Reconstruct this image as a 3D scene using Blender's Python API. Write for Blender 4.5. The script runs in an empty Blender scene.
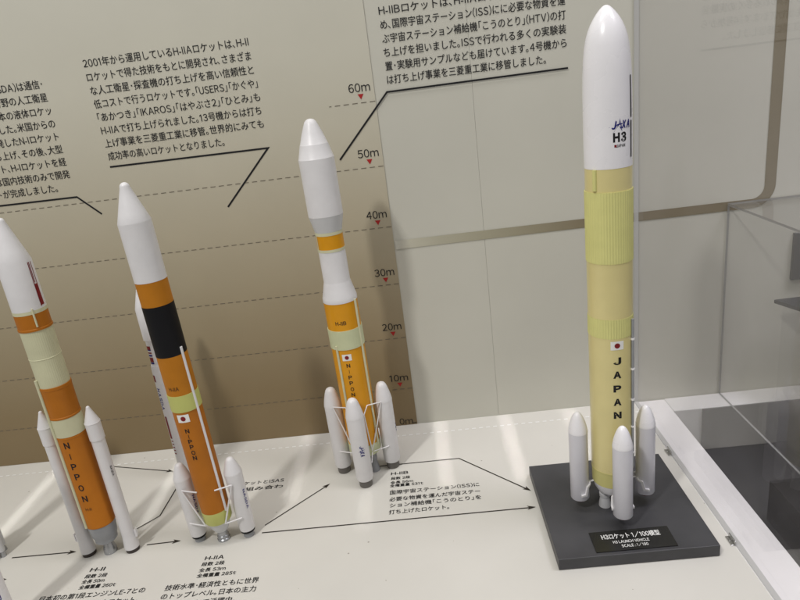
import bpy, bmesh, math, random
from mathutils import Vector, Matrix
random.seed(7)
PI = math.pi
sc = bpy.context.scene
COL = sc.collection

# ------------------------------------------------------------------ materials
def mat(name, base, rough=0.45, spec=0.5, var=0.0, vscale=40.0, bump=0.0, bscale=200.0, coat=0.0, metal=0.0, speck=0.0):
    m = bpy.data.materials.new(name); m.use_nodes = True
    nt = m.node_tree; b = nt.nodes['Principled BSDF']
    b.inputs['Base Color'].default_value = (*base, 1)
    b.inputs['Roughness'].default_value = rough
    b.inputs['Specular IOR Level'].default_value = spec
    b.inputs['Metallic'].default_value = metal
    b.inputs['Coat Weight'].default_value = coat
    b.inputs['Coat Roughness'].default_value = 0.15
    tc = nt.nodes.new('ShaderNodeTexCoord')
    if var > 0 or speck > 0:
        n = nt.nodes.new('ShaderNodeTexNoise'); n.inputs['Scale'].default_value = vscale; n.inputs['Detail'].default_value = 6
        nt.links.new(tc.outputs['Object'], n.inputs['Vector'])
        r = nt.nodes.new('ShaderNodeValToRGB')
        r.color_ramp.elements[0].position = .3; r.color_ramp.elements[1].position = .7
        r.color_ramp.elements[0].color = (*[c * (1 - var) for c in base], 1)
        r.color_ramp.elements[1].color = (*[min(1, c * (1 + var)) for c in base], 1)
        nt.links.new(n.outputs['Fac'], r.inputs['Fac'])
        nt.links.new(r.outputs['Color'], b.inputs['Base Color'])
        rr = nt.nodes.new('ShaderNodeMapRange')
        rr.inputs['To Min'].default_value = max(.02, rough - .08); rr.inputs['To Max'].default_value = rough + .08
        nt.links.new(n.outputs['Fac'], rr.inputs['Value']); nt.links.new(rr.outputs['Result'], b.inputs['Roughness'])
    if speck > 0:    # sparse crumbs of dust and small scuffs
        vo = nt.nodes.new('ShaderNodeTexVoronoi'); vo.inputs['Scale'].default_value = 34
        nt.links.new(tc.outputs['Object'], vo.inputs['Vector'])
        lt = nt.nodes.new('ShaderNodeMath'); lt.operation = 'LESS_THAN'; lt.inputs[1].default_value = .045
        nt.links.new(vo.outputs['Distance'], lt.inputs[0])
        sx = nt.nodes.new('ShaderNodeSeparateColor'); nt.links.new(vo.outputs['Color'], sx.inputs[0])
        gt = nt.nodes.new('ShaderNodeMath'); gt.operation = 'GREATER_THAN'; gt.inputs[1].default_value = .80
        nt.links.new(sx.outputs[0], gt.inputs[0])
        mm = nt.nodes.new('ShaderNodeMath'); mm.operation = 'MULTIPLY'
        nt.links.new(lt.outputs[0], mm.inputs[0]); nt.links.new(gt.outputs[0], mm.inputs[1])
        m3 = nt.nodes.new('ShaderNodeMath'); m3.operation = 'MULTIPLY'; m3.inputs[1].default_value = .6
        nt.links.new(mm.outputs[0], m3.inputs[0])
        mi = nt.nodes.new('ShaderNodeMix'); mi.data_type = 'RGBA'; mi.inputs['B'].default_value = (.18, .15, .11, 1)
        nt.links.new(m3.outputs[0], mi.inputs['Factor']); nt.links.new(r.outputs['Color'], mi.inputs['A'])
        nt.links.new(mi.outputs['Result'], b.inputs['Base Color'])
    if bump > 0:
        n2 = nt.nodes.new('ShaderNodeTexNoise'); n2.inputs['Scale'].default_value = bscale; n2.inputs['Detail'].default_value = 4
        nt.links.new(tc.outputs['Object'], n2.inputs['Vector'])
        bp = nt.nodes.new('ShaderNodeBump'); bp.inputs['Strength'].default_value = bump; bp.inputs['Distance'].default_value = .001
        nt.links.new(n2.outputs['Fac'], bp.inputs['Height']); nt.links.new(bp.outputs['Normal'], b.inputs['Normal'])
    return m

def acrylic(name, tint=(1, 1, 1), haze=0.0, hazecol=(.8, .8, .8), rough=0.0, scale=1.0):
    """clear sheet: transparent straight through, mirror-like by the viewing angle (Schlick)"""
    m = bpy.data.materials.new(name); m.use_nodes = True
    nt = m.node_tree; nt.nodes.clear()
    out = nt.nodes.new('ShaderNodeOutputMaterial')
    tr = nt.nodes.new('ShaderNodeBsdfTransparent'); tr.inputs['Color'].default_value = (*tint, 1)
    gl = nt.nodes.new('ShaderNodeBsdfGlossy'); gl.inputs['Roughness'].default_value = rough
    lw = nt.nodes.new('ShaderNodeLayerWeight'); lw.inputs['Blend'].default_value = .5
    pw = nt.nodes.new('ShaderNodeMath'); pw.operation = 'POWER'; pw.inputs[1].default_value = 5
    ma = nt.nodes.new('ShaderNodeMath'); ma.operation = 'MULTIPLY_ADD'; ma.inputs[1].default_value = .96 * scale; ma.inputs[2].default_value = .04 * scale
    nt.links.new(lw.outputs['Facing'], pw.inputs[0]); nt.links.new(pw.outputs[0], ma.inputs[0])
    mx = nt.nodes.new('ShaderNodeMixShader')
    nt.links.new(ma.outputs[0], mx.inputs[0]); nt.links.new(tr.outputs[0], mx.inputs[1]); nt.links.new(gl.outputs[0], mx.inputs[2])
    last = mx
    if haze > 0:     # pale diffuse veil mixed in to imitate milky reflected light on the sheet
        df = nt.nodes.new('ShaderNodeBsdfDiffuse'); df.inputs['Color'].default_value = (*hazecol, 1)
        m2 = nt.nodes.new('ShaderNodeMixShader'); m2.inputs[0].default_value = haze
        tc = nt.nodes.new('ShaderNodeTexCoord'); n = nt.nodes.new('ShaderNodeTexNoise'); n.inputs['Scale'].default_value = 9; n.inputs['Detail'].default_value = 3
        mr = nt.nodes.new('ShaderNodeMapRange'); mr.inputs['From Min'].default_value = .3; mr.inputs['From Max'].default_value = .7
        mr.inputs['To Min'].default_value = haze * .6; mr.inputs['To Max'].default_value = haze * 1.4
        nt.links.new(tc.outputs['Object'], n.inputs['Vector']); nt.links.new(n.outputs['Fac'], mr.inputs['Value']); nt.links.new(mr.outputs['Result'], m2.inputs[0])
        nt.links.new(last.outputs[0], m2.inputs[1]); nt.links.new(df.outputs[0], m2.inputs[2]); last = m2
    nt.links.new(last.outputs[0], out.inputs['Surface'])
    return m

def ramp_mat(name, axis, stops, rough=.5, var=.04):
    """printed colour graduation along an object axis: stops = [(coord, colour)...] in metres"""
    m = mat(name, (.5, .5, .5), rough)
    nt = m.node_tree; b = nt.nodes['Principled BSDF']
    tc = nt.nodes.new('ShaderNodeTexCoord'); sp = nt.nodes.new('ShaderNodeSeparateXYZ')
    nt.links.new(tc.outputs['Object'], sp.inputs[0])
    mr = nt.nodes.new('ShaderNodeMapRange'); lo, hi = stops[0][0], stops[-1][0]
    mr.inputs['From Min'].default_value = lo; mr.inputs['From Max'].default_value = hi
    nt.links.new(sp.outputs[axis], mr.inputs['Value'])
    r = nt.nodes.new('ShaderNodeValToRGB')
    cr = r.color_ramp
    for i, (p, c) in enumerate(stops):
        t = (p - lo) / (hi - lo)
        e = cr.elements[i] if i < 2 else None
        if i == 0: e = cr.elements[0]; e.position = 0
        elif i == len(stops) - 1: e = cr.elements[-1]; e.position = 1
        else: e = cr.elements.new(t)
        e.color = (*c, 1)
    nt.links.new(mr.outputs['Result'], r.inputs['Fac'])
    n = nt.nodes.new('ShaderNodeTexNoise'); n.inputs['Scale'].default_value = 12; n.inputs['Detail'].default_value = 6
    nt.links.new(tc.outputs['Object'], n.inputs['Vector'])
    mm = nt.nodes.new('ShaderNodeMapRange'); mm.inputs['To Min'].default_value = 1 - var; mm.inputs['To Max'].default_value = 1 + var
    nt.links.new(n.outputs['Fac'], mm.inputs['Value'])
    mu = nt.nodes.new('ShaderNodeMix'); mu.data_type = 'RGBA'; mu.blend_type = 'MULTIPLY'; mu.inputs['Factor'].default_value = 1
    nt.links.new(r.outputs['Color'], mu.inputs['A']); nt.links.new(mm.outputs['Result'], mu.inputs['B'])
    nt.links.new(mu.outputs['Result'], b.inputs['Base Color'])
    return m

WALLC = (.585, .575, .505)
M = dict(
    wall=mat('wall_paint', WALLC, .36, .4, .045, 3.2, .03, 300),
    panel=ramp_mat('panel_print', 'Z', [(0, (.235, .170, .085)), (.10, (.262, .195, .102)), (.25, (.355, .295, .190)), (.40, (.465, .415, .305)), (.55, (.555, .525, .425)), (.65, (.59, .57, .48)), (.85, WALLC)], .42),
    floor=mat('floor_laminate', (.655, .64, .595), .5, .28, .04, 5, .03, 160, speck=1),
    black=mat('print_black', (.012, .012, .014), .6, .3),
    grey=mat('print_grey', (.15, .13, .10), .6, .3),
    line=mat('print_brown_black', (.028, .022, .016), .6, .3),
    red=mat('print_red', (.40, .02, .02), .6, .3),
    darkred=mat('print_dark_red', (.22, .012, .016), .5, .3),
    blue=mat('print_blue', (.012, .014, .19), .5, .3),
    dotwhite=mat('print_white', (.86, .86, .84), .5),
    white=mat('rocket_white', (.77, .76, .775), .36, .5, .035, 45, .10, 900),
    whitel=mat('rocket_lilac_white', (.88, .87, .90), .28, .5, .02, 22, .02, 60, coat=.25),
    greywhite=mat('rocket_pale_grey', (.62, .625, .64), .4, .5, .02, 60),
    orange=mat('rocket_orange', (.46, .152, .008), .5, .3, .09, 28, .10, 900),
    orangea=mat('rocket_bright_orange', (.51, .188, .008), .5, .3, .09, 28, .10, 900),
    mustard=mat('rocket_mustard', (.72, .32, .006), .36, .4, .08, 24, .06, 900),
    cream=mat('rocket_cream', (.63, .62, .42), .5, .4, .05, 40, .10, 900),
    palegreen=mat('rocket_pale_green', (.60, .63, .40), .5, .4, .03, 60),
    lime=mat('rocket_lime', (.55, .57, .17), .42, .5, .03, 60),
    lilac=mat('booster_lilac', (.70, .695, .75), .32, .5, .015, 60),
    oliveband=mat('rocket_olive_band', (.60, .56, .22), .42, .5, .03, 60),
    limeh=mat('rocket_lime_ribbed', (.71, .69, .27), .42, .5, .03, 60),
    tan=mat('rocket_tan', (.73, .64, .295), .30, .5, .05, 20, .05, 60, coat=.3),
    blackp=mat('rocket_black', (.006, .006, .008), .5, .22),
    engine=mat('engine_grey', (.30, .31, .33), .35, .5, .06, 80),
    metal=mat('nozzle_metal', (.42, .43, .45), .25, .5, .05, 80, metal=.7),
    nozdark=mat('nozzle_dark', (.045, .034, .03), .4, .5, .1, 90),
    nozgrey=mat('nozzle_taupe', (.13, .12, .11), .4, .5, .1, 90),
    nozred=mat('nozzle_red_brown', (.075, .026, .021), .4),
    base=mat('base_charcoal', (.058, .058, .063), .42, .4, .16, 18, .05, 500),
    plaque=mat('plaque_black', (.016, .016, .015), .25, .5),
    silver=mat('bracket_metal', (.55, .55, .55), .2, .5, metal=1),
    rail=mat('rail_frosted_acrylic', (.90, .88, .885), .22, .5, .03, 11),
    blockblack=mat('block_black', (.005, .005, .006), .4, .3),
    outblack=mat('plinth_black', (.04, .04, .043), .30, .5, .04, 5),
    outgrey=mat('plinth_dark_grey', (.085, .087, .09), .35, .5, .1, 12),
    outwhite=mat('ledge_white', (.74, .73, .72), .4, .4, .03, 9),
    tray=mat('tray_slate', (.018, .021, .030), .3, .5, .1, 20),
    pane=acrylic('pane_acrylic', (.975, .975, .975), .035, (.76, .72, .745), scale=.88),
    case=acrylic('case_acrylic', (.985, .985, .985), .010, (.75, .74, .73), scale=.6),
    caseedge=mat('case_edge', (.27, .27, .265), .15, .6),
    edge=mat('acrylic_edge', (.52, .52, .505), .15, .6),
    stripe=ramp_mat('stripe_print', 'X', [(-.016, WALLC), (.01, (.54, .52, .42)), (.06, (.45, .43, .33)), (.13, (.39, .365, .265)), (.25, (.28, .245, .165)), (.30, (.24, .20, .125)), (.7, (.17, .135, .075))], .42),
)

# ------------------------------------------------------------------ mesh helpers
def obj(name, bm, m, parent=None, smooth=False, loc=(0, 0, 0)):
    me = bpy.data.meshes.new(name)
    bm.normal_update(); bm.to_mesh(me); bm.free()
    if smooth:
        for p in me.polygons: p.use_smooth = True
    ms = m if isinstance(m, (list, tuple)) else [m]
    for k in ms: me.materials.append(k)
    o = bpy.data.objects.new(name, me); COL.objects.link(o); o.location = loc
    if parent: o.parent = parent
    return o

def thing(name, label, cat, loc=(0, 0, 0), rotz=0, group=None):
    o = bpy.data.objects.new(name, None); COL.objects.link(o)
    o.location = loc; o.rotation_euler = (0, 0, rotz); o.empty_display_size = .02
    tag(o, label, cat, group); return o

def tag(o, label, cat, group=None, kind=None):
    o['label'] = label; o['category'] = cat
    if group: o['group'] = group
    if kind: o['kind'] = kind
    return o

def struct(o):
    o['kind'] = 'structure'; return o

def box(bm, x0, x1, y0, y1, z0, z1, mi=0):
    vs = [bm.verts.new(p) for p in ((x0, y0, z0), (x1, y0, z0), (x1, y1, z0), (x0, y1, z0), (x0, y0, z1), (x1, y0, z1), (x1, y1, z1), (x0, y1, z1))]
    fs = [bm.faces.new([vs[i] for i in q]) for q in ((0, 3, 2, 1), (4, 5, 6, 7), (0, 1, 5, 4), (1, 2, 6, 5), (2, 3, 7, 6), (3, 0, 4, 7))]
    for f in fs: f.material_index = mi
    return fs

def bevel(bm, w, seg=2):
    bmesh.ops.bevel(bm, geom=list(bm.edges), offset=w, segments=seg, affect='EDGES', profile=.5)

def lathe(bm, prof, seg=64, cx=0, cy=0, rib=0.0, capb=True, capt=True):
    """prof: (r, z) from the bottom up; rib: depth of vertical ribs on every second column"""
    rings = []
    for r, z in prof:
        if r < 1e-6:
            rings.append([bm.verts.new((cx, cy, z))]); continue
        ring = []
        for i in range(seg):
            a = 2 * PI * i / seg
            rr = r - rib if (rib and i % 4 in (2, 3)) else r
            ring.append(bm.verts.new((cx + rr * math.cos(a), cy + rr * math.sin(a), z)))
        rings.append(ring)
    for A, B in zip(rings, rings[1:]):
        if len(A) == 1 and len(B) == 1: continue
        for i in range(seg):
            j = (i + 1) % seg
            if len(A) == 1: bm.faces.new((A[0], B[j], B[i]))
            elif len(B) == 1: bm.faces.new((A[i], A[j], B[0]))
            else: bm.faces.new((A[i], A[j], B[j], B[i]))
    if capb and len(rings[0]) > 1: bm.faces.new(list(reversed(rings[0])))
    if capt and len(rings[-1]) > 1: bm.faces.new(rings[-1])

def auto_smooth(o, ang=35):
    me = o.data
    bm = bmesh.new(); bm.from_mesh(me)
    for f in bm.faces: f.smooth = True
    for e in bm.edges:
        if len(e.link_faces) == 2 and e.calc_face_angle(0) > math.radians(ang): e.smooth = False
    bm.to_mesh(me); bm.free()

def lath(name, prof, m, parent, seg=64, rib=0.0, cx=0, cy=0, ang=35):
    bm = bmesh.new(); lathe(bm, prof, seg, cx, cy, rib)
    o = obj(name, bm, m, parent); auto_smooth(o, ang); return o

def tube(bm, pts, r, seg=8):
    pts = [Vector(p) for p in pts]; rings = []
    for i, p in enumerate(pts):
        d = (pts[min(i + 1, len(pts) - 1)] - pts[max(i - 1, 0)]).normalized()
        u = d.orthogonal().normalized(); v = d.cross(u)
        if rings:   # keep frames aligned
            u = (pu - d * pu.dot(d)).normalized(); v = d.cross(u)
        pu = u
        rings.append([bm.verts.new(p + (u * math.cos(2 * PI * k / seg) + v * math.sin(2 * PI * k / seg)) * r) for k in range(seg)])
    for A, B in zip(rings, rings[1:]):
        for k in range(seg): bm.faces.new((A[k], A[(k + 1) % seg], B[(k + 1) % seg], B[k]))
    bm.faces.new(list(reversed(rings[0]))); bm.faces.new(rings[-1])

def ptube(name, pts, r, m, parent, seg=10):
    bm = bmesh.new(); tube(bm, pts, r, seg); o = obj(name, bm, m, parent); auto_smooth(o, 50); return o

def pol(r, deg, z): return (r * math.cos(math.radians(deg)), r * math.sin(math.radians(deg)), z)

# ------------------------------------------------------------------ lettering
HALF = str.maketrans({'、': '\uff64', '。': '\uff61', '「': '\uff62', '」': '\uff63', '・': '\uff65'})
_tc = {}
def outline(ch, bold, shear):
    k = (ch, bold, shear)
    if k in _tc: return _tc[k]
    cu = bpy.data.curves.new('lettering', 'FONT'); cu.body = ch; cu.size = 1; cu.resolution_u = 3
    cu.offset = bold; cu.shear = shear
    to = bpy.data.objects.new('lettering', cu); COL.objects.link(to)
    dg = bpy.context.evaluated_depsgraph_get(); dg.update()
    me = bpy.data.meshes.new_from_object(to.evaluated_get(dg))
    V = [(v.co.x, v.co.y) for v in me.vertices]; F = [tuple(p.vertices) for p in me.polygons]
    bpy.data.objects.remove(to); bpy.data.curves.remove(cu); bpy.data.meshes.remove(me)
    _tc[k] = (V, F); return _tc[k]

ONE = ([(.215, 0), (.305, 0), (.305, .735), (.235, .735), (.06, .635), (.06, .545), (.215, .63)], [(0, 1, 2, 3, 6), (3, 4, 5, 6)])
BAR = ([(.09, 0), (.18, 0), (.18, .735), (.09, .735)], [(0, 1, 2, 3)])
def glyphs(s, bold=0.0, shear=0.0):
    """2-D outline faces of a string at em 1, set character by character: ([verts], [faces], x0, x1)"""
    k = (s, bold, shear, 0)
    if k in _tc: return _tc[k]
    V, F, cur = [], [], 0.0
    for ch in s:
        if ch == ' ': cur += .28; continue
        o = ord(ch)
        if ch == '1': v, f = ONE; off, adv = cur, .46
        elif ch == 'I': v, f = BAR; off, adv = cur, .27
        elif 33 <= o < 127:
            v, f = outline(chr(o + 0xFEE0) if not ch in '.:-' else ch, bold, shear)
            a = min(p[0] for p in v); b = max(p[0] for p in v)
            off, adv = cur - a + .055, b - a + .11
        else:
            v, f = outline(ch, bold, shear); off = cur; adv = .5 if 0xFF61 <= o <= 0xFFDC else 1.0
            if ch == '\u2161': off, adv = cur - .03, .50
        n = len(V)
        V += [(x + off, y) for x, y in v]; F += [tuple(q + n for q in p) for p in f]
        cur += adv
    xs = [v[0] for v in V] or [0]
    _tc[k] = (V, F, min(xs), max(xs)); return _tc[k]

def put(bm, s, em, fn, x0=None, x1=None, xc=None, right=None, vc=0.0, bold=0.0, shear=0.0, squeeze=1.0, heavy=0.0, lift=None):
    """lay a string: fn(u, v) -> 3-D point. x0/x1 fit the ink to that span, xc centres it, right ends it there"""
    V, F, a, b = glyphs(s.translate(HALF), bold, shear)
    if x0 is not None and x1 is not None: sx = (x1 - x0) / (b - a); ox = x0 - a * sx
    else:
        sx = em * squeeze
        if xc is not None: ox = xc - (a + b) / 2 * sx
        elif right is not None: ox = right - b * sx
        else: ox = x0 - a * sx
    for k, (du, dv) in enumerate(((0, 0), (heavy, 0), (0, heavy * .6)) if heavy else ((0, 0),)):
        g = fn if not k else (lambda u, v: tuple(Vector(fn(u, v)) + (Vector(lift) if any(lift) else Vector(fn(u, v)) * Vector((1, 1, 0)) * .003) * k))
        vs = [bm.verts.new(g(ox + (x + du) * sx, vc + (y + dv - .365) * em)) for x, y in V]
        for f in F:
            try: bm.faces.new([vs[i] for i in f])
            except ValueError: pass

def on_wall(y): return lambda u, v: (u, y, v)
def on_floor(z): return lambda u, v: (u, v, z)

def on_cyl(r, deg, zc):
    a0 = math.radians(deg)
    return lambda u, v: (r * math.cos(a0 + u / r), r * math.sin(a0 + u / r), zc + v)

def on_cyl_up(r, deg, zc):   # baseline runs up the axis (reads bottom to top turned), used for lettering along a booster
    a0 = math.radians(deg)
    return lambda u, v: (r * math.cos(a0 + v / r), r * math.sin(a0 + v / r), zc - u)

def cpatch(bm, r, deg, z, w, h, nx=8, mi=0, shear=0.0):
    a0 = math.radians(deg); g = []
    for j in range(2):
        row = []
        for i in range(nx + 1):
            u = -w / 2 + w * i / nx; zz = z - h / 2 + h * j
            u2 = u + shear * (j - .5)
            row.append(bm.verts.new((r * math.cos(a0 + u2 / r), r * math.sin(a0 + u2 / r), zz)))
        g.append(row)
    for i in range(nx): bm.faces.new((g[0][i], g[0][i + 1], g[1][i + 1], g[1][i])).material_index = mi

def cdisc(bm, r, deg, z, rad, mi=0, n=28):
    a0 = math.radians(deg)
    vs = [bm.verts.new((r * math.cos(a0 + rad * math.cos(2 * PI * k / n) / r), r * math.sin(a0 + rad * math.cos(2 * PI * k / n) / r), z + rad * math.sin(2 * PI * k / n))) for k in range(n)]
    bm.faces.new(vs).material_index = mi

def flag(parent, r, deg, z, w, h):
    bm = bmesh.new(); cpatch(bm, r + .0003, deg, z, w, h); f = obj('flag', bm, M['dotwhite'], parent)
    bm = bmesh.new(); cdisc(bm, r + .0006, deg, z, h * .3); obj('red_disc', bm, M['darkred'], f)

def stacked(parent, word, r, deg, zs, em, wid, bold=.028, m='black'):
    bm = bmesh.new()
    for ch, z in zip(word, zs):
        if ch == 'I': put(bm, ch, em, on_cyl(r + .0003, deg, z), xc=0, bold=bold)
        else: put(bm, ch, em, on_cyl(r + .0003, deg, z), x0=-wid / 2, x1=wid / 2, bold=bold)
    obj('lettering', bm, M[m], parent)

def cyl_text(parent, s, r, deg, z, em, width=None, m='black', bold=0.0, shear=0.0, up=False, name='lettering'):
    bm = bmesh.new(); fn = (on_cyl_up if up else on_cyl)(r + .0003, deg, z)
    if width: put(bm, s, em, fn, x0=-width / 2, x1=width / 2, bold=bold, shear=shear)
    else: put(bm, s, em, fn, xc=0, bold=bold, shear=shear)
    return obj(name, bm, M[m], parent)

def agency_logo(parent, r, deg, z, w, m='blue', up=False):
    """slanted four-letter mark whose first A grows into a star with long tails"""
    a0 = math.radians(deg)
    rr = r + .0003
    if up: fn = lambda u, v: (rr * math.cos(a0 + v / rr), rr * math.sin(a0 + v / rr), z - u)
    else: fn = lambda u, v: (rr * math.cos(a0 + u / rr), rr * math.sin(a0 + u / rr), z + v)
    bm = bmesh.new(); k = w
    put(bm, 'J', k * .42, fn, x0=-.36 * k, x1=-.17 * k, shear=.25, heavy=.09, lift=(0, 0, 0))
    put(bm, 'XA', k * .42, fn, x0=.07 * k, x1=.48 * k, shear=.25, heavy=.09, lift=(0, 0, 0))
    def tri(*p): bm.faces.new([bm.verts.new(fn(x * k, y * k)) for x, y in p])
    tri((-.01, .26), (.05, .02), (.09, -.16), (.03, -.10))          # right leg
    tri((-.01, .26), (-.02, .02), (-.34, -.36), (-.07, .0))          # long left tail
    tri((-.50, -.07), (-.15, .0), (-.02, .03), (-.14, -.04))         # left flick
    tri((-.16, .03), (.10, .06), (.12, .02), (-.1, -.01))
    tri((-.04, -.06), (.10, -.28), (.05, -.10))
    return obj('agency_logo', bm, M[m], parent)

# ------------------------------------------------------------------ setting
bm = bmesh.new()
box(bm, -1.5, .13285, .0015, .03, -.3, 1.15); box(bm, .13315, 2.4, .0015, .03, -.3, 1.15); box(bm, .1, .17, .008, .029, -.29, 1.14)
wall = struct(obj('wall', bm, M['wall']))

bm = bmesh.new(); box(bm, -1.3, .3775, -.95, .0012, -.02, 0); floor = struct(obj('floor', bm, M['floor']))

# printing on the right half of the wall
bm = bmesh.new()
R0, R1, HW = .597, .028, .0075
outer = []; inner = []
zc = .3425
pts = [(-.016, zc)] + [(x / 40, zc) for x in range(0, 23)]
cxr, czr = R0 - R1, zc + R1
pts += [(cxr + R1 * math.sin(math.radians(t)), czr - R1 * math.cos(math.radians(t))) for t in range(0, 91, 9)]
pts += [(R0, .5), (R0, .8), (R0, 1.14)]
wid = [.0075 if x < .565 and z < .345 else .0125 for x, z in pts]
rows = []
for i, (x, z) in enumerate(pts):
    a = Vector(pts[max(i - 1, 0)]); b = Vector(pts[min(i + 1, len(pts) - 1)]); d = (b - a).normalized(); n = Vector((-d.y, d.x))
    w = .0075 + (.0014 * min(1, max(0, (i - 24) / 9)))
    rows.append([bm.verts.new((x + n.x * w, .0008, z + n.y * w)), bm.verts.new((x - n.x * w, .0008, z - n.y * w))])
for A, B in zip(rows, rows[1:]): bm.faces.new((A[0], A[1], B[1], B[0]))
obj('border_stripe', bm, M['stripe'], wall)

def line(bm, pts, w, fn):
    """poly-line of width w with mitred joints"""
    P = [Vector(p) for p in pts]; rows = []
    for i, p in enumerate(P):
        d1 = (P[i] - P[i - 1]).normalized() if i else (P[1] - P[0]).normalized()
        d2 = (P[i + 1] - P[i]).normalized() if i < len(P) - 1 else d1
        n = (Vector((-d1.y, d1.x)) + Vector((-d2.y, d2.x))); n = n / max(n.length_squared, 1e-9) * 2
        rows.append([bm.verts.new(fn(*(p + n * w / 2))), bm.verts.new(fn(*(p - n * w / 2)))])
    for A, B in zip(rows, rows[1:]): bm.faces.new((A[0], A[1], B[1], B[0]))

B1 = ['宇宙開発事業団(NASDA)は通信・', '放送・気象など各分野の人工衛星', 'を打ち上げるため日本の液体ロケッ', 'ト開発に着手しました。米国からの', '技術導入によって開発したN-Iロケット', 'は1975年に初の打ち上げ、その後、大型', '化したN-IIロケット、H-Iロケットを経', 'て、H-IIロケットでは国内技術のみで開発', 'した純国産ロケットが完成しました。']
B2 = ['2001年から運用しているH-IIAロケットは、H-II', 'ロケットで得た技術をもとに開発され、さまざま', 'な人工衛星・探査機の打ち上げを高い信頼性と', '低コストで行うロケットです。「USERS」「かぐや」', '「あかつき」「IKAROS」「はやぶさ2」「ひとみ」も', 'H-IIAで打ち上げられました。13号機からは打ち', '上げ事業を三菱重工業に移管。世界的にみても', '成功率の高いロケットとなりました。']
B3 = ['H-IIBロケットは、H-IIAロケットの能力を高', 'め、国際宇宙ステーション(ISS)にに必要な物資を運', 'ぶ宇宙ステーション補給機「こうのとり」(HTV)の打', 'ち上げを担いました。ISSで行われる多くの実験装', '置・実験用サンプルなども届けています。4号機から', 'は打ち上げ事業を三菱重工業に移管しました。']

# graphic panel with the height scale
bm = bmesh.new(); box(bm, -1.4, -.018, 0, .0013, .0004, 1.1)
panel = tag(obj('graphic_panel', bm, M['panel']), 'brown to beige printed wall panel with height scale and Japanese text', 'panel')
W = on_wall(-.0004)
bm = bmesh.new()
for i, s in enumerate(B1):
    x1 = {0: -.5285, 8: -.5534}.get(i, -.5266)
    put(bm, s, .0142, W, right=x1, vc=.663 - .0199 * i, squeeze=.89, heavy=.014, lift=(0, -.00004, 0))
obj('paragraph', bm, M['black'], panel)
bm = bmesh.new()
for i, s in enumerate(B2):
    put(bm, s, .0142, W, x0=-.4565, x1=-.266 if i == 7 else (-.196 if i in (3, 4) else -.1982), vc=.6835 - .02007 * i, heavy=.014, lift=(0, -.00004, 0))
obj('paragraph', bm, M['black'], panel)
bm = bmesh.new(); line(bm, [(-.95, .489), (-.5255, .4859), (-.4923, .4535)], .0028, W); obj('callout_line', bm, M['black'], panel)
bm = bmesh.new(); line(bm, [(-.458, .5266), (-.1982, .5252), (-.2819, .4398)], .0028, W); obj('callout_line', bm, M['black'], panel)
W2 = on_wall(-.0003)
for k in range(1, 7):
    z = .1 * k - .0249
    x0, x1 = (-.0913, -.0157 - .003) if k == 6 else (-1.39, -.019)
    bm = bmesh.new(); x = x1
    while x > x0:
        line(bm, [(max(x0, x - .0085), z), (x, z)], .0011, W2); x -= .0138
    obj('scale_line', bm, M['grey'], panel)
    bm = bmesh.new(); put(bm, '%d0m' % k, .0168, W, x0=-.0575, x1=-.0242, vc=.1 * k - .0022, heavy=.01, lift=(0, -.00004, 0))
    obj('height_mark', bm, M['black'], panel)
    bm = bmesh.new(); zz = .1 * k - .0153
    bm.faces.new([bm.verts.new(p) for p in ((-.0447, -.0004, zz + .0035), (-.0400, -.0004, zz - .0045), (-.0353, -.0004, zz + .0035))])
    obj('marker_triangle', bm, M['red'], panel)
bm = bmesh.new(); put(bm, '0m', .0168, W, x0=-.050, x1=-.0255, vc=.0085); line(bm, [(-.0255, .0035), (-.019, .0035)], .0013, W2)
obj('height_mark', bm, M['black'], panel)

Wr = on_wall(.0009)
bm = bmesh.new()
for i, s in enumerate(B3):
    put(bm, s, .0142, Wr, x0=.0034, x1=.247 if i == 5 else .279, vc=.7013 - .01956 * i, heavy=.014, lift=(0, -.00004, 0))
obj('paragraph', bm, M['black'], wall)
bm = bmesh.new(); line(bm, [(-.0869, .4927), (.0012, .5861), (.2798, .587)], .0028, on_wall(-.0006)); obj('callout_line', bm, M['black'], wall)

# printing on the floor
F = on_floor(.0004)
def caption(rows):
    bm = bmesh.new()
    for s, em, x0, x1, y in rows: put(bm, s, em, F, x0=x0, x1=x1, vc=y, heavy=.04 if em < .0100 else .022, lift=(0, 0, .00004))
    obj('caption', bm, M['black'], floor)
caption([('H-Ⅱ', .0096, -.491, -.470, -.3105), ('段数 2段', .0079, -.4925, -.4605, -.3232), ('全長 50m', .0079, -.4918, -.4595, -.3333), ('全備重量 260t', .0079, -.4908, -.439, -.3435),
         ('日本初の第1段エンジンLE-7との', .0108, -.5384, -.3912, -.3588), ('国産技術だけで開発したロケット。', .0108, -.5384, -.395, -.3745)])
caption([('H-ⅡA', .0096, -.3245, -.2975, -.3085), ('段数 2段', .0079, -.3258, -.2933, -.3203), ('全長 53m', .0079, -.3258, -.2885, -.3315), ('全備重量 285t', .0079, -.3255, -.2713, -.3418),
         ('技術水準・経済性ともに世界', .0108, -.3634, -.2356, -.3592), ('のトップレベル。日本の主力', .0108, -.3634, -.236, -.3743), ('ロケットとして活躍中。', .0108, -.3634, -.26, -.3895)])
caption([('H-ⅡB', .0096, -.0637, -.0357, -.1497), ('段数 2段', .0079, -.0633, -.0325, -.163), ('全長 56m', .0079, -.0639, -.0277, -.174), ('全備重量 531t', .0079, -.0644, -.0119, -.1823),
         ('国際宇宙ステーション(ISS)に', .0108, -.064, .0747, -.1996), ('必要な物資を運んだ宇宙ステー', .0108, -.0643, .0745, -.2162), ('ション補給機「こうのとり」を', .0108, -.0634, .0744, -.2308), ('打ち上げたロケット。', .0108, -.0643, .0252, -.2464)])
caption([('ロケットとISAS', .0108, -.322, -.2438, -.1366), ('を組み合わ', .0108, -.322, -.2423, -.1533)])

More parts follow.
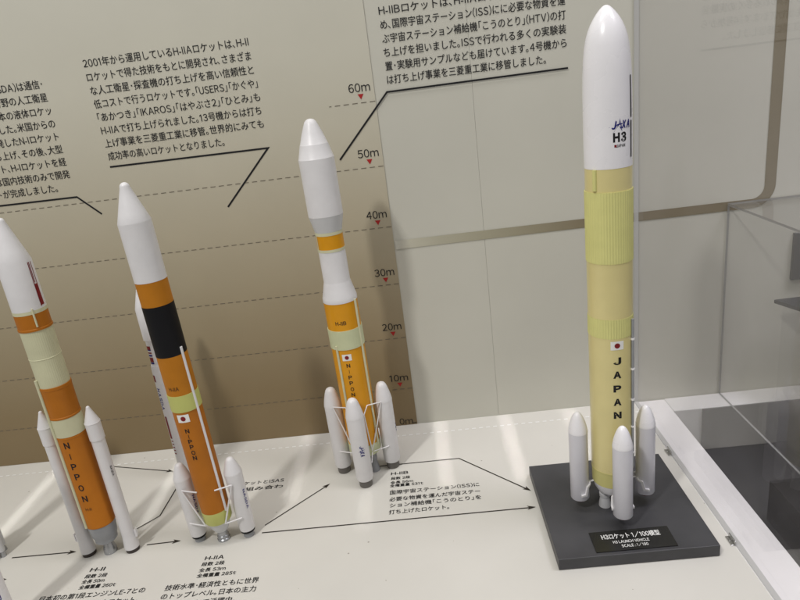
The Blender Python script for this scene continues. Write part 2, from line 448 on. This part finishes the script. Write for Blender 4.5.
def arrow(pts, w=.0021, head=.0125):
    bm = bmesh.new()
    a = Vector(pts[-2]); b = Vector(pts[-1]); d = (b - a).normalized(); n = Vector((-d.y, d.x))
    line(bm, pts[:-1] + [tuple(b - d * .004)], w, F)
    G = on_floor(.0007)
    bm.faces.new([bm.verts.new(G(*q)) for q in (b, b - d * head + n * head * .36, b - d * head * .72, b - d * head - n * head * .36)])
    obj('arrow', bm, M['line'], floor)
arrow([(-.6335, -.2682), (-.5335, -.2683)]); arrow([(-.60, -.0405), (-.5838, -.0405), (-.4552, -.0774)])
arrow([(-.4256, -.2677), (-.3745, -.2659)]); arrow([(-.2514, -.2488), (-.1633, -.1604)])
arrow([(-.2524, -.2652), (.1495, -.2655)]); arrow([(-.0900, -.1246), (.0496, -.1246), (.1496, -.2276)])
arrow([(-.72, -.315), (-.613, -.3135)])
bm = bmesh.new(); line(bm, [(-.4575, -.2281), (-.4313, -.2012), (-.4299, -.130)], .0021, F); obj('route_line', bm, M['line'], floor)
bm = bmesh.new(); x = -1.18
while x < .372:
    line(bm, [(x, -.036), (x + .0068, -.036)], .003, F); x += .0126
obj('dotted_line', bm, M['dotwhite'], floor)

# ------------------------------------------------------------------ rockets
GR = 'scale model rockets standing in the case'

def booster_set(parent, proto_fn, spots):
    first = proto_fn(parent)
    subs = list(first.children)
    for i, (x, y, rz) in enumerate(spots):
        if i == 0: o = first
        else:
            o = first.copy(); COL.objects.link(o); o.parent = parent
            for c in subs:
                d = c.copy(); COL.objects.link(d); d.parent = o
        o.location = (x, y, 0); o.rotation_euler = (0, 0, rz)
        yield o

def round_nose(r, z0, z1, tip, n=7):
    """cone blended into a small round tip: rising profile"""
    out = [(r, z0)]
    L = z1 - tip - z0
    out += [(r + (tip * .98 - r) * t, z0 + L * t) for t in (.25, .5, .75, 1)]
    out += [(tip * .98 * math.cos(t), z1 - tip + tip * math.sin(t)) for t in [PI / 2 * k / n for k in range(1, n)]] + [(0, z1)]
    return out

def ogive(r, z0, z1, n=14, p=.62):
    return [(r * (1 - (k / n) ** 2) ** p, z0 + (z1 - z0) * k / n) for k in range(n)] + [(0, z1)]

# ---- H-II
t = thing('rocket_model', 'orange and cream two-booster rocket model, leftmost of the tall models, red stripes on white nose', 'model rocket', (-.478, -.273, 0), 0, GR)
r = .02
lath('fairing', [(r, .3845)] + [(r, .4465)] + round_nose(r, .4470, .5020, .0052)[1:], M['white'], t)
lath('cream_ring', [(r + .0002, .380), (r + .0002, .3844)], M['cream'], t)
lath('second_stage', [(r, .3576), (r + .0006, .358), (r + .0006, .3605), (r, .361), (r, .3799)], M['orange'], t)
lath('interstage', [(r - .0006, .278), (r - .0006, .3178), (r - .0002, .3182), (r - .0002, .3188), (r - .0006, .3192), (r - .0004, .3575)], M['cream'], t, 192, .0002)
lath('upper_tank', [(r, .231), (r + .0005, .2313), (r + .0005, .2335), (r, .234), (r, .2735), (r + .0004, .274), (r + .0004, .2778), (r, .2779)], M['orange'], t)
lath('tank_band', [(r + .0001, .2042), (r + .0001, .2308)], M['cream'], t)
lath('first_stage', [(r, .0545), (r + .0003, .055), (r + .0003, .0565), (r, .057), (r, .201), (r + .0003, .2012), (r + .0003, .2025), (r, .2026), (r, .204)], M['orange'], t)
lath('engine_section', [(.0125, .021), (.0155, .024), (.0158, .031), (.0175, .034), (.0185, .045), (.0192, .0544)], M['engine'], t)
lath('nozzle', [(.0095, .0), (.0092, .006), (.007, .014), (.006, .0209)], M['metal'], t)
ptube('conduit', [pol(r + .0006, -128, z) for z in (.056, .29)], .0022, M['cream'], t)
ptube('conduit', [pol(r + .0005, -50, z) for z in (.363, .387)], .0012, M['cream'], t)
bm = bmesh.new()
for dg, z0, z1 in ((-13, .4445, .387), (-8, .4445, .418), (1, .4445, .388)):
    cpatch(bm, r + .0003, dg, (z0 + z1) / 2, .0011, z0 - z1)
cpatch(bm, r + .0003, -4, .402, .0048, .028, shear=-.001); cpatch(bm, r + .0003, -11, .4005, .0011, .026)
obj('red_stripes', bm, M['darkred'], t)
stacked(t, 'NIPPON', r, -86, (.1923, .1751, .159, .1427, .1245, .1066), .0122, .0072)
cyl_text(t, 'H-Ⅱ', r, -86, .089, .0062, .008)
def h2_booster(par):
    R_ = .0090
    o = lath('booster', [(R_ + .0016, .006), (R_ + .0014, .012), (R_ + .0003, .024), (R_, .028), (R_, .1885), (R_ + .0010, .1890), (R_ + .0010, .2145)], M['white'], par, 48)
    lath('nose_cone', [(R_ + .0013, .2146), (R_ + .0013, .2152)] + round_nose(R_ + .0010, .2153, .239, .0026)[0:], M['white'], o, 48)
    lath('nozzle', [(.0096, .0), (.0093, .0059)], M['nozdark'], o, 40)
    bm = bmesh.new(); box(bm, R_ + .0005, R_ + .0035, -.0008, .0008, .022, .034); box(bm, R_ + .0036, R_ + .0044, -.002, .002, .024, .037); obj('bracket', bm, M['white'], o)
    cyl_text(o, 'NASDA', R_, -25, .138, .0042, .016, up=True, bold=.02)
    return o
list(booster_set(t, h2_booster, [(-.0322, -.001, PI), (.0342, -.001, 0)]))

# ---- H-IIA
t = thing('rocket_model', 'orange rocket model with white nose, broad black band and two short white boosters', 'model rocket', (-.3080, -.269, 0), 0, GR); t.rotation_euler = (0, math.radians(-1.0), 0)
lath('fairing', [(r, .4025), (r, .4770)] + round_nose(r, .4775, .5255, .0062)[0:], M['white'], t)
lath('second_stage', [(r - .0002, .3705), (r - .0002, .4024)], M['orangea'], t)
lath('interstage', [(r, .3012), (r, .3704)], M['blackp'], t)
lath('upper_tank', [(r - .0001, .2456), (r - .0001, .3011)], M['orangea'], t)
lath('tank_band', [(r + .0006, .2216), (r + .0006, .2455)], M['lime'], t)
lath('first_stage', [(r - .0001, .0570), (r - .0001, .2215)], M['orange'], t)
lath('lower_band', [(r - .0014, .0365), (r, .0395), (r, .0569)], M['lime'], t)
lath('engine_section', [(.0095, .0175), (.0140, .0260), (.0165, .0364)], M['greywhite'], t)
lath('nozzle', [(.0092, .0), (.0094, .003), (.0082, .004), (.0086, .008), (.0072, .0095), (.0075, .0174)], M['metal'], t)
ptube('conduit', [pol(r + .0007, -27, z) for z in (.055, .311)], .0018, M['white'], t)
flag(t, r, -91, .2125, .0165, .0115)
stacked(t, 'NIPPON', r, -89, (.1935, .185, .1772, .1688, .1598, .1515), .0082, .0055)
cyl_text(t, 'H-ⅡA', r, -95, .2565, .0075, .0135)
def h2a_booster(par):
    R_ = .0126
    o = lath('booster', [(R_ - .0016, .012), (R_ - .0012, .014), (R_, .1085)], M['white'], par, 48)
    lath('nose_cone', [(R_, .1086), (R_ - .0004, .1105), (R_ - .0046, .1236), (.0060, .1282), (.0049, .1304), (.0032, .1317), (.0014, .1322), (0, .1323)], M['white'], o, 48)
    lath('nozzle', [(.0078, .0), (.0076, .008), (.0066, .0119)], M['engine'], o, 40)
    lath('dark_band', [(.0104, .0085), (.0106, .0119)], M['blackp'], o, 40)
    cyl_text(o, 'NASDA', R_, -30, .066, .0046, .032, m='blue', up=True, bold=.02)
    return o
bs = list(booster_set(t, h2a_booster, [(-.0368, .0035, 0), (.0368, .0035, 0)]))
for s in (-1, 1):
    bm = bmesh.new()
    a = pol(r + .0004, -90 + s * 38, .094); b = (s * .0360, -.0108, .096); c = b; d = (s * .0385, -.0106, .040); e = pol(r + .0004, -90 + s * 45, .036)
    tube(bm, [a, b], .0011); tube(bm, [b, e], .00125); tube(bm, [e, d], .0011)
    o = obj('strut', bm, M['white'], t); auto_smooth(o, 50)

# ---- H-IIB
t = thing('rocket_model', 'mustard rocket model with wide white nose and slim white boosters, standing before the height scale', 'model rocket', (-.1012, -.129, 0), 0, GR); t.rotation_euler = (0, math.radians(-.35), 0)
R_f, R_u, R_b = .0252, .0198, .026
lath('fairing', [(R_f, .432), (R_f, .5125), (.0248, .5132), (.0198, .5318), (.0192, .5326), (.0145, .5470), (.0098, .5582), (.0082, .5618), (.0060, .5642), (.0032, .5656), (0, .566)], M['white'], t, 72, ang=20)
lath('fairing_adapter', [(R_u, .4085), (R_f, .4319)], M['greywhite'], t)
lath('second_stage_ring', [(R_u + .0004, .4040), (R_u + .0004, .4084)], M['cream'], t)
lath('second_stage', [(R_u, .3835), (R_u, .4039)], M['mustard'], t)
lath('second_stage_ring', [(R_u + .0004, .3795), (R_u + .0004, .3834)], M['cream'], t)
lath('interstage', [(R_b, .302), (R_b, .3065), (R_b - .0002, .308), (R_u + .0002, .3315), (R_u, .333), (R_u, .3794)], M['white'], t, ang=15)
lath('upper_tank', [(R_b - .0004, .2592), (R_b - .0004, .3019)], M['mustard'], t)
lath('tank_band', [(R_b + .0007, .2285), (R_b + .0007, .2591)], M['palegreen'], t, 160, .0001)
lath('first_stage', [(R_b - .0004, .0585), (R_b - .0004, .2284)], M['mustard'], t)
lath('lower_band', [(R_b - .002, .0385), (R_b + .0002, .043), (R_b + .0002, .0584)], M['palegreen'], t)
for s in (-1, 1):
    lath('engine', [(.0088, .0), (.008, .008), (.0056, .019), (.0066, .020), (.0066, .031), (.010, .0384)], M['engine'], t, 40, cx=s * .0105, cy=-.003)
ptube('conduit', [pol(R_b + .0006, -122, z) for z in (.055, .2355)], .0019, M['cream'], t)
ptube('conduit', [pol(R_b + .0010, -29, z) for z in (.055, .3035)], .0018, M['cream'], t)
bm = bmesh.new(); cpatch(bm, R_u + .0003, -150, .3935, .0026, .021); obj('conduit_cover', bm, M['cream'], t)
flag(t, R_b - .0004, -92, .216, .0145, .0105)
stacked(t, 'NIPPON', R_b - .0004, -91.5, (.2025, .1925, .1828, .173, .1625, .1530), .0079, .0056)
cyl_text(t, 'H-ⅡB', R_b - .0004, -93, .2718, .0078, .0165, bold=.015)
RB = .0138
def h2b_booster(par):
    o = lath('booster', [(RB - .0012, .0125), (RB, .016), (RB, .124)], M['white'], par, 48)
    lath('nose_cone', [(RB + .0003, .1241), (RB + .0003, .1246), (RB - .0006, .131), (.0117, .138), (.0094, .1465), (.0078, .1510), (.0056, .1540), (.0028, .1555), (0, .156)], M['white'], o, 48)
    lath('nozzle', [(.0102, .0), (.0106, .003), (.0104, .0124)], M['nozgrey'], o, 40)
    return o
dxy = .0410
bs = list(booster_set(t, h2b_booster, [(-.0018, -dxy - .001, 0), (dxy, .003, PI / 2), (-dxy, .003, -PI / 2), (0, dxy, PI)]))
agency_logo(bs[0], RB, -72, .0705, .021, up=True)
agency_logo(bs[1], RB, -72 - 20, .075, .019, up=True)
for s in (-1, 1):
    bm = bmesh.new()
    a = (s * .0385, -.0110, .1275); c = pol(R_b + .0004, -90 + s * 40, .129)
    tube(bm, [c, a], .0009); tube(bm, [a, pol(R_b - .001, -90 + s * 33, .046)], .0011); 
    lo = (s * .0405, -.0112, .0465)
    tube(bm, [pol(R_b - .001, -90 + s * 33, .0455), lo], .0009)
    f = (s * .0120, -.0365, .122)
    tube(bm, [c, f], .0009); tube(bm, [f, pol(R_b - .001, -90 + s * 33, .046)], .0011); tube(bm, [pol(R_b - .001, -90 + s * 33, .0455), (s * .0122, -.0375, .036)], .0009)
    o = obj('strut', bm, M['white'], t); auto_smooth(o, 50)

# ---- J-I behind the H-IIA
t = thing('rocket_model', 'slim white rocket model with red bars and blue letters, half hidden behind the black-banded rocket', 'model rocket', (-.4190, -.1, 0), 0, GR)
lath('fairing', [(.0112, .262), (.0112, .314)] + round_nose(.0112, .3145, .346, .0026)[1:], M['white'], t, 48)
lath('second_stage', [(.0090, .218), (.0090, .2619)], M['white'], t, 48)
lath('first_stage', [(.0115, .012), (.0115, .211), (.0105, .2179)], M['white'], t, 48)
lath('tail_skirt', [(.0132, .0), (.0128, .006), (.0115, .0119)], M['engine'], t, 48)
for r_, dg, z, h, w_, mk in ((.0093, -118, .249, .0065, .008, 'darkred'), (.0093, -118, .2405, .0025, .008, 'darkred'), (.0093, -118, .2285, .008, .008, 'darkred'),
        (.0093, -118, .2455, .002, .008, 'blue'), (.0093, -118, .236, .003, .008, 'blue'), (.0093, -118, .2225, .003, .008, 'blue'),
        (.0118, -128, .1955, .012, .0042, 'darkred'), (.0118, -122, .105, .042, .0042, 'darkred')) + tuple((.0118, -120, .079 - .006 * k, .0022, .0042, 'darkred') for k in range(5)):
    bm = bmesh.new(); cpatch(bm, r_, dg, z, w_, h); obj('marking', bm, M[mk], t)
cyl_text(t, 'NASDA', .0115, -120, .158, .0079, .040, m='blue', up=True, bold=.025)

# ---- the two models cut by the left edge
t = thing('rocket_model', 'white model rocket whose foot just shows at the left edge beside a floor arrow', 'model rocket', (-.667, -.262, 0), 0, GR)
lath('core', [(.0118, .016), (.0122, .018), (.0122, .29), (.0165, .30), (.0165, .345)] + round_nose(.0165, .346, .40, .004)[1:], M['white'], t, 48)
lath('nozzle', [(.008, .0), (.0062, .008), (.005, .0159)], M['metal'], t, 40)
def small_booster(par):
    o = lath('booster', [(.0046, .010), (.0046, .066)] + round_nose(.0046, .0662, .08, .0012)[1:], M['greywhite'], par, 32)
    lath('nozzle', [(.0042, .0), (.0030, .0099)], M['metal'], o, 24); return o
list(booster_set(t, small_booster, [(.017 * math.cos(a), .017 * math.sin(a), a) for a in [2 * PI * k / 6 for k in range(6)]]))

t = thing('rocket_model', 'white model rocket with violet letters peeking in at the lower left corner', 'model rocket', (-.552, -.402, 0), 0, GR)
lath('core', [(.0122, .012), (.0122, .25), (.0085, .265), (.0085, .30)] + round_nose(.0085, .301, .328, .0025)[1:], M['whitel'], t, 48)
lath('nozzle', [(.0085, .0), (.006, .0119)], M['metal'], t, 40)
cyl_text(t, 'NIPPON', .0122, -50, .055, .0085, .055, m='blue', up=True, bold=.02)

# ---- H3 on its base
bh = .0167
bm = bmesh.new(); box(bm, .1545, .3522, -.3899, -.189, .0006, bh); bevel(bm, .0007, 2)
st = tag(obj('rocket_stand', bm, M['base']), 'charcoal square display base under the tall rocket, black name plate on its front', 'display base')
bm = bmesh.new(); box(bm, .2027, .303, -.3846, -.3485, bh + .0003, bh + .0012); pl = obj('name_plate', bm, M['plaque'], st)
bm = bmesh.new(); P = on_floor(bh + .0015)
put(bm, 'H3ロケット 1/100模型', .0105, P, x0=.2160, x1=.2895, vc=-.3595, heavy=.03, lift=(0, 0, .00004))
put(bm, 'H3 LAUNCH VEHICLE', .0062, P, x0=.2277, x1=.2728, vc=-.3698, bold=.012)
put(bm, 'SCALE : 1/100', .0062, P, x0=.2362, x1=.2690, vc=-.3775, bold=.012)
obj('lettering', bm, M['dotwhite'], pl)
t = thing('rocket_model', 'tallest rocket model, tan and lime with white nose and JAPAN lettering, on charcoal base', 'model rocket', (.25, -.2955, bh + .0002), 0, GR)
r3 = .0264; zb = bh
Z = lambda z: z - zb
fair = [(.0262, .4791), (.0264, .5000), (.0262, .555), (.0257, .5773), (.0248, .5926), (.0231, .6078), (.0214, .6160), (.0193, .6227), (.0165, .6292), (.0131, .6350), (.0097, .6397), (.0068, .6430), (.0042, .6454), (.0020, .6466), (0, .647)]
lath('fairing', [(a, Z(b)) for a, b in fair], M['whitel'], t, 80, ang=40)
lath('second_stage', [(r3 - .0004, Z(.4532)), (r3 - .0004, Z(.479))], M['tan'], t, 80)
lath('interstage', [(.0271, Z(.3695)), (.0271, Z(.4531))], M['limeh'], t, 216, .00045)
lath('upper_tank', [(r3, Z(.3002)), (r3, Z(.3694))], M['tan'], t, 80)
lath('tank_band', [(.0269, Z(.2755)), (.0269, Z(.3001))], M['limeh'], t, 216, .00045)
lath('first_stage', [(r3, Z(.0830)), (r3, Z(.2754))], M['tan'], t, 80)
lath('lower_band', [(.0260, Z(.0605)), (.0262, Z(.0812)), (.0268, Z(.0814)), (.0268, Z(.0829))], M['oliveband'], t, 80)
lath('tail_skirt', [(.0205, Z(.046)), (.0235, Z(.052)), (.0255, Z(.0604))], M['whitel'], t, 80)
for s in (-1, 1):
    lath('engine', [(.0080, 0), (.0076, .005), (.0064, .012), (.0056, .0155), (.0070, .0157), (.0072, .0205), (.0056, .0215), (.0060, .0292)], M['greywhite'], t, 40, cx=s * .0105, cy=.0)
ptube('capsule_fairing', [pol(r3 - .0004, -140, Z(z)) for z in (.4555, .458, .477, .4788)], .0026, M['limeh'], t)
# cable conduit on the right with white clamps
ptube('conduit', [pol(r3 + .0016, -40, Z(z)) for z in (.088, .296)], .0016, M['engine'], t)
for z in (.270, .2295, .187, .148, .11):
    bm = bmesh.new(); tube(bm, [pol(r3 + .0016, -40, Z(z) - .0012), pol(r3 + .0016, -40, Z(z) + .0012)], .0023); obj('clamp', bm, M['whitel'], t)
bm = bmesh.new()
for z0, z1 in ((.489, .5285), (.5315, .575)):
    n = 12; rows = []
    for k in range(n + 1):
        z = z0 + (z1 - z0) * k / n
        rr = .0264 if z < .54 else .0264 - (z - .54) * .018
        rows.append([bm.verts.new(pol(rr + .0004, -40 + da, Z(z))) for da in (-3.4, 1.6)])
    for A, B in zip(rows, rows[1:]): bm.faces.new((A[0], A[1], B[1], B[0]))
obj('black_stripe', bm, M['blackp'], t)
flag(t, r3, -89.5, Z(.2667), .0158, .0112)
stacked(t, 'JAPAN', r3, -90, [Z(z) for z in (.2462, .2275, .2085, .1897, .1712)], .0112, .0098, .06)
agency_logo(t, .0263, -77.5, Z(.5255), .0262)
cyl_text(t, 'H3', .0262, -77.5, Z(.5125), .0118, .0158, bold=.06)
bm = bmesh.new(); cpatch(bm, .0265, -89, Z(.5035), .0026, .0028); 
obj('red_mark', bm, M['darkred'], t)
cyl_text(t, 'JAPAN', .0262, -75.5, Z(.5035), .0042, .0105, bold=.04)
RS = .0123
def h3_booster(par):
    o = lath('booster', [(RS - .0006, .0180), (RS, .0190), (RS, .1205)], M['lilac'], par, 56)
    lath('nose_cone', [(RS + .0002, .1206), (RS + .0002, .1212)] + [(a * (RS + .0002), .1212 + b * .0282) for a, b in ((.97, .11), (.90, .28), (.795, .46), (.665, .635), (.525, .785), (.385, .895), (.25, .962), (.12, .992), (0, 1))], M['whitel'], o, 56, ang=50)
    lath('nozzle', [(.0058, .0125), (.0056, .015), (.0048, .0179)], M['nozred'], o, 32)
    for sgn in (-1, 1):
        bm = bmesh.new()
        rr = RS + .0003; prof = [(-.005, .0445), (-.005, .0420), (.0012, .0412), (.0040, .0300), (.0090, .0292), (.0090, .0262), (.0020, .0268), (-.0010, .0385), (-.007, .0395), (-.007, .0445)]
        outv = []; a0 = math.radians(90)
        def pt(u, v, e): 
            ang = a0 + sgn * (PI * .30 + u / rr); return ((rr + e) * math.cos(ang), (rr + e) * math.sin(ang), v)
        f0 = [bm.verts.new(pt(u, v, .0022)) for u, v in prof]; f1 = [bm.verts.new(pt(u, v, -.0002)) for u, v in prof]
        bm.faces.new(f0); n = len(prof)
        for k in range(n): bm.faces.new((f0[k], f1[k], f1[(k + 1) % n], f0[(k + 1) % n]))
        bmesh.ops.recalc_face_normals(bm, faces=bm.faces)
        obj('fin_bracket', bm, M['white'], o)
    bm = bmesh.new(); tube(bm, [(0, RS - .001, .041), (0, RS + .0065, .042)], .0013); obj('attachment', bm, M['whitel'], o)
    return o
d3 = .0440
list(booster_set(t, h3_booster, [(0, -d3, 0), (d3, 0, PI / 2), (-d3, 0, -PI / 2), (0, d3, PI)]))

# ------------------------------------------------------------------ right end of the case
bm = bmesh.new(); box(bm, .3779, .4332, -.95, -.0002, -.021, -.0008); bevel(bm, .0012, 2)
tag(obj('case_rail', bm, M['rail']), 'white frosted acrylic rail along the right edge of the display floor', 'rail')
bm = bmesh.new()
fs = box(bm, .3790, .3865, -.95, -.0006, .0, 1.1)
for i in (0, 1, 2, 4): fs[i].material_index = 1
tag(obj('acrylic_screen', bm, [M['pane'], M['edge']]), 'clear acrylic end panel standing on the white rail right of the tall rocket', 'acrylic panel')
for i, (y, lb) in enumerate(((-.166, 'small metal clip at the foot of the acrylic panel, behind the display base'), (-.3665, 'small metal clip at the foot of the acrylic panel, right of the base front corner'))):
    c = thing('pane_clip', lb, 'clip', (.3765, y, .0003), 0, 'metal clips holding the acrylic panel')
    bm = bmesh.new(); box(bm, -.0035, .0020, -.0085, .0085, 0, .0012); box(bm, .0006, .0020, -.0085, .0085, .0012, .0065); bevel(bm, .0004, 2); obj('bracket', bm, M['silver'], c)
    bm = bmesh.new(); lathe(bm, [(.0011, .0012), (.0011, .0018), (.0006, .0022)], 16, -.0015, 0); obj('screw', bm, M['silver'], c)

# ------------------------------------------------------------------ beyond the end panel
bm = bmesh.new(); box(bm, .4334, 2.3, -.0445, .0008, -.085, -.0003); bevel(bm, .001, 1)
tag(obj('wall_ledge', bm, M['outwhite']), 'pale narrow ledge along the wall foot beyond the acrylic panel', 'ledge')
bm = bmesh.new(); box(bm, .482, 2.3, -.0475, -.0447, -.0835, -.0012)
tag(obj('cladding_panel', bm, M['outgrey']), 'dark grey strip facing the pale ledge beyond the acrylic panel', 'panel')
bm = bmesh.new(); box(bm, .4336, 2.3, -1.1, -.0450, -.10, -.0838)
tag(obj('side_counter', bm, M['outblack']), 'glossy black counter top right of the white rail', 'counter')
bm = bmesh.new(); box(bm, .4955, .80, -.62, -.236, -.0835, -.0150); bevel(bm, .0008, 1)
tag(obj('plinth', bm, M['blockblack']), 'low black block standing on the black counter at the right edge', 'plinth')

# neighbouring clear display box against the wall
c = thing('display_case', 'clear acrylic display box against the wall at the right edge', 'display case', (.53, 0, 0))
def pane(name, x0, x1, y0, y1, z0, z1, edge_faces):
    bm = bmesh.new(); fs = box(bm, x0, x1, y0, y1, z0, z1)
    for i in edge_faces: fs[i].material_index = 1
    obj(name, bm, [M['case'], M['caseedge']], c)
pane('side_panel', 0, .0035, -.42, -.0008, .0003, .3445, (0, 1, 2, 4))
pane('top_panel', .0, .60, -.42, -.0008, .3448, .3482, (2, 3, 4, 5))
pane('front_panel', .0037, .60, -.42, -.4165, -.0830, .3445, (0, 1, 3, 5))

bm = bmesh.new(); fs = box(bm, .606, .86, -.20, -.0455, -.0834, .176)
tag(obj('pedestal', bm, [M['case'], M['edge']]), 'clear acrylic block carrying the slate tray inside the display box', 'pedestal')
bm = bmesh.new()
ins = [(.600, -.030, .1765), (.86, -.022, .1765), (.86, -.19, .1765), (.655, -.19, .1765)]
a = [bm.verts.new(p) for p in ins]; b = [bm.verts.new((x, y, z + .006)) for x, y, z in ins]
bm.faces.new(a); bm.faces.new(list(reversed(b)))
for k in range(4): bm.faces.new((a[k], b[k], b[(k + 1) % 4], a[(k + 1) % 4]))
bmesh.ops.recalc_face_normals(bm, faces=bm.faces)
tag(obj('tray', bm, M['tray']), 'slate blue tray lying on the clear block in the display box', 'tray')
bm = bmesh.new(); box(bm, .640, .80, -.006, .0010, .204, .285); bevel(bm, .0005, 1)
tag(obj('wall_plate', bm, M['tray']), 'dark slate plate on the wall above the tray at the right edge', 'plate')

# ------------------------------------------------------------------ light
w = bpy.data.worlds.new('World'); sc.world = w; w.use_nodes = True
bg = w.node_tree.nodes['Background']; bg.inputs['Color'].default_value = (1.0, .985, .96, 1); bg.inputs['Strength'].default_value = .25

def area(name, loc, target, sx, sy, power, col=(1, .975, .94), spread=180):
    l = bpy.data.lights.new(name, 'AREA'); l.shape = 'RECTANGLE'; l.size = sx; l.size_y = sy; l.energy = power; l.color = col
    l.spread = math.radians(spread)
    o = bpy.data.objects.new(name, l); COL.objects.link(o); o.location = loc
    d = Vector(target) - Vector(loc); o.rotation_euler = d.to_track_quat('-Z', 'Y').to_euler()
    return o
area('ceiling_and_fill_lamp', (-1.05, -1.75, 2.5), (-.2, -.2, .2), .17, .17, 32)
area('ceiling_and_fill_lamp', (.0, -.46, 2.4), (.0, -.42, 0), 2.0, .35, 20)
area('ceiling_and_fill_lamp', (1.15, -.5, 1.9), (.7, -.2, 0), .5, .5, 2.5, (1, .965, 1.08), 62)  # unseen fill, added to brighten the rail and wall beyond the end panel
for x, y, ln, p in ((-.69, -.12, .24, 1), (-.45, -.13, .20, 1), (-.222, -.10, .20, .8), (-.10, -.235, .09, .5), (.025, -.10, .2, 1), (.142, -.10, .2, 1), (.256, -.075, .14, 1)):  # narrow beams added overhead to lay bright bands across the floor
    area('floor_band_light', (x, y, .98), (x, y + .0001, 0), .018, ln, .0042 * p * ln / .2, (1, .99, .98), 1.5)

# ------------------------------------------------------------------ camera
cam = bpy.data.cameras.new('camera'); co = bpy.data.objects.new('camera', cam); COL.objects.link(co)
az, pi_, ro = math.radians(-3.05250394), math.radians(18.96196007), math.radians(-7.40911921)
f = Vector((math.sin(az) * math.cos(pi_), math.cos(az) * math.cos(pi_), -math.sin(pi_)))
rv = Vector((math.cos(az), -math.sin(az), 0)); uv = rv.cross(f)
r2 = rv * math.cos(ro) + uv * math.sin(ro); u2 = -rv * math.sin(ro) + uv * math.cos(ro)
co.matrix_world = Matrix(((r2.x, u2.x, -f.x, .0340), (r2.y, u2.y, -f.y, -1.0192), (r2.z, u2.z, -f.z, .5960), (0, 0, 0, 1)))
cam.sensor_fit = 'HORIZONTAL'; cam.sensor_width = 36; cam.lens = 36 * 624.8 / 800
cam.clip_start = .02; cam.clip_end = 50
sc.camera = co

sc.view_settings.view_transform = 'Standard'; sc.view_settings.look = 'None'; sc.view_settings.gamma = 1; sc.view_settings.exposure = 0
sc.view_settings.use_curve_mapping = False
sc.render.engine = 'CYCLES'; sc.cycles.use_denoising = True
sc.cycles.max_bounces = 10; sc.cycles.transparent_max_bounces = 24
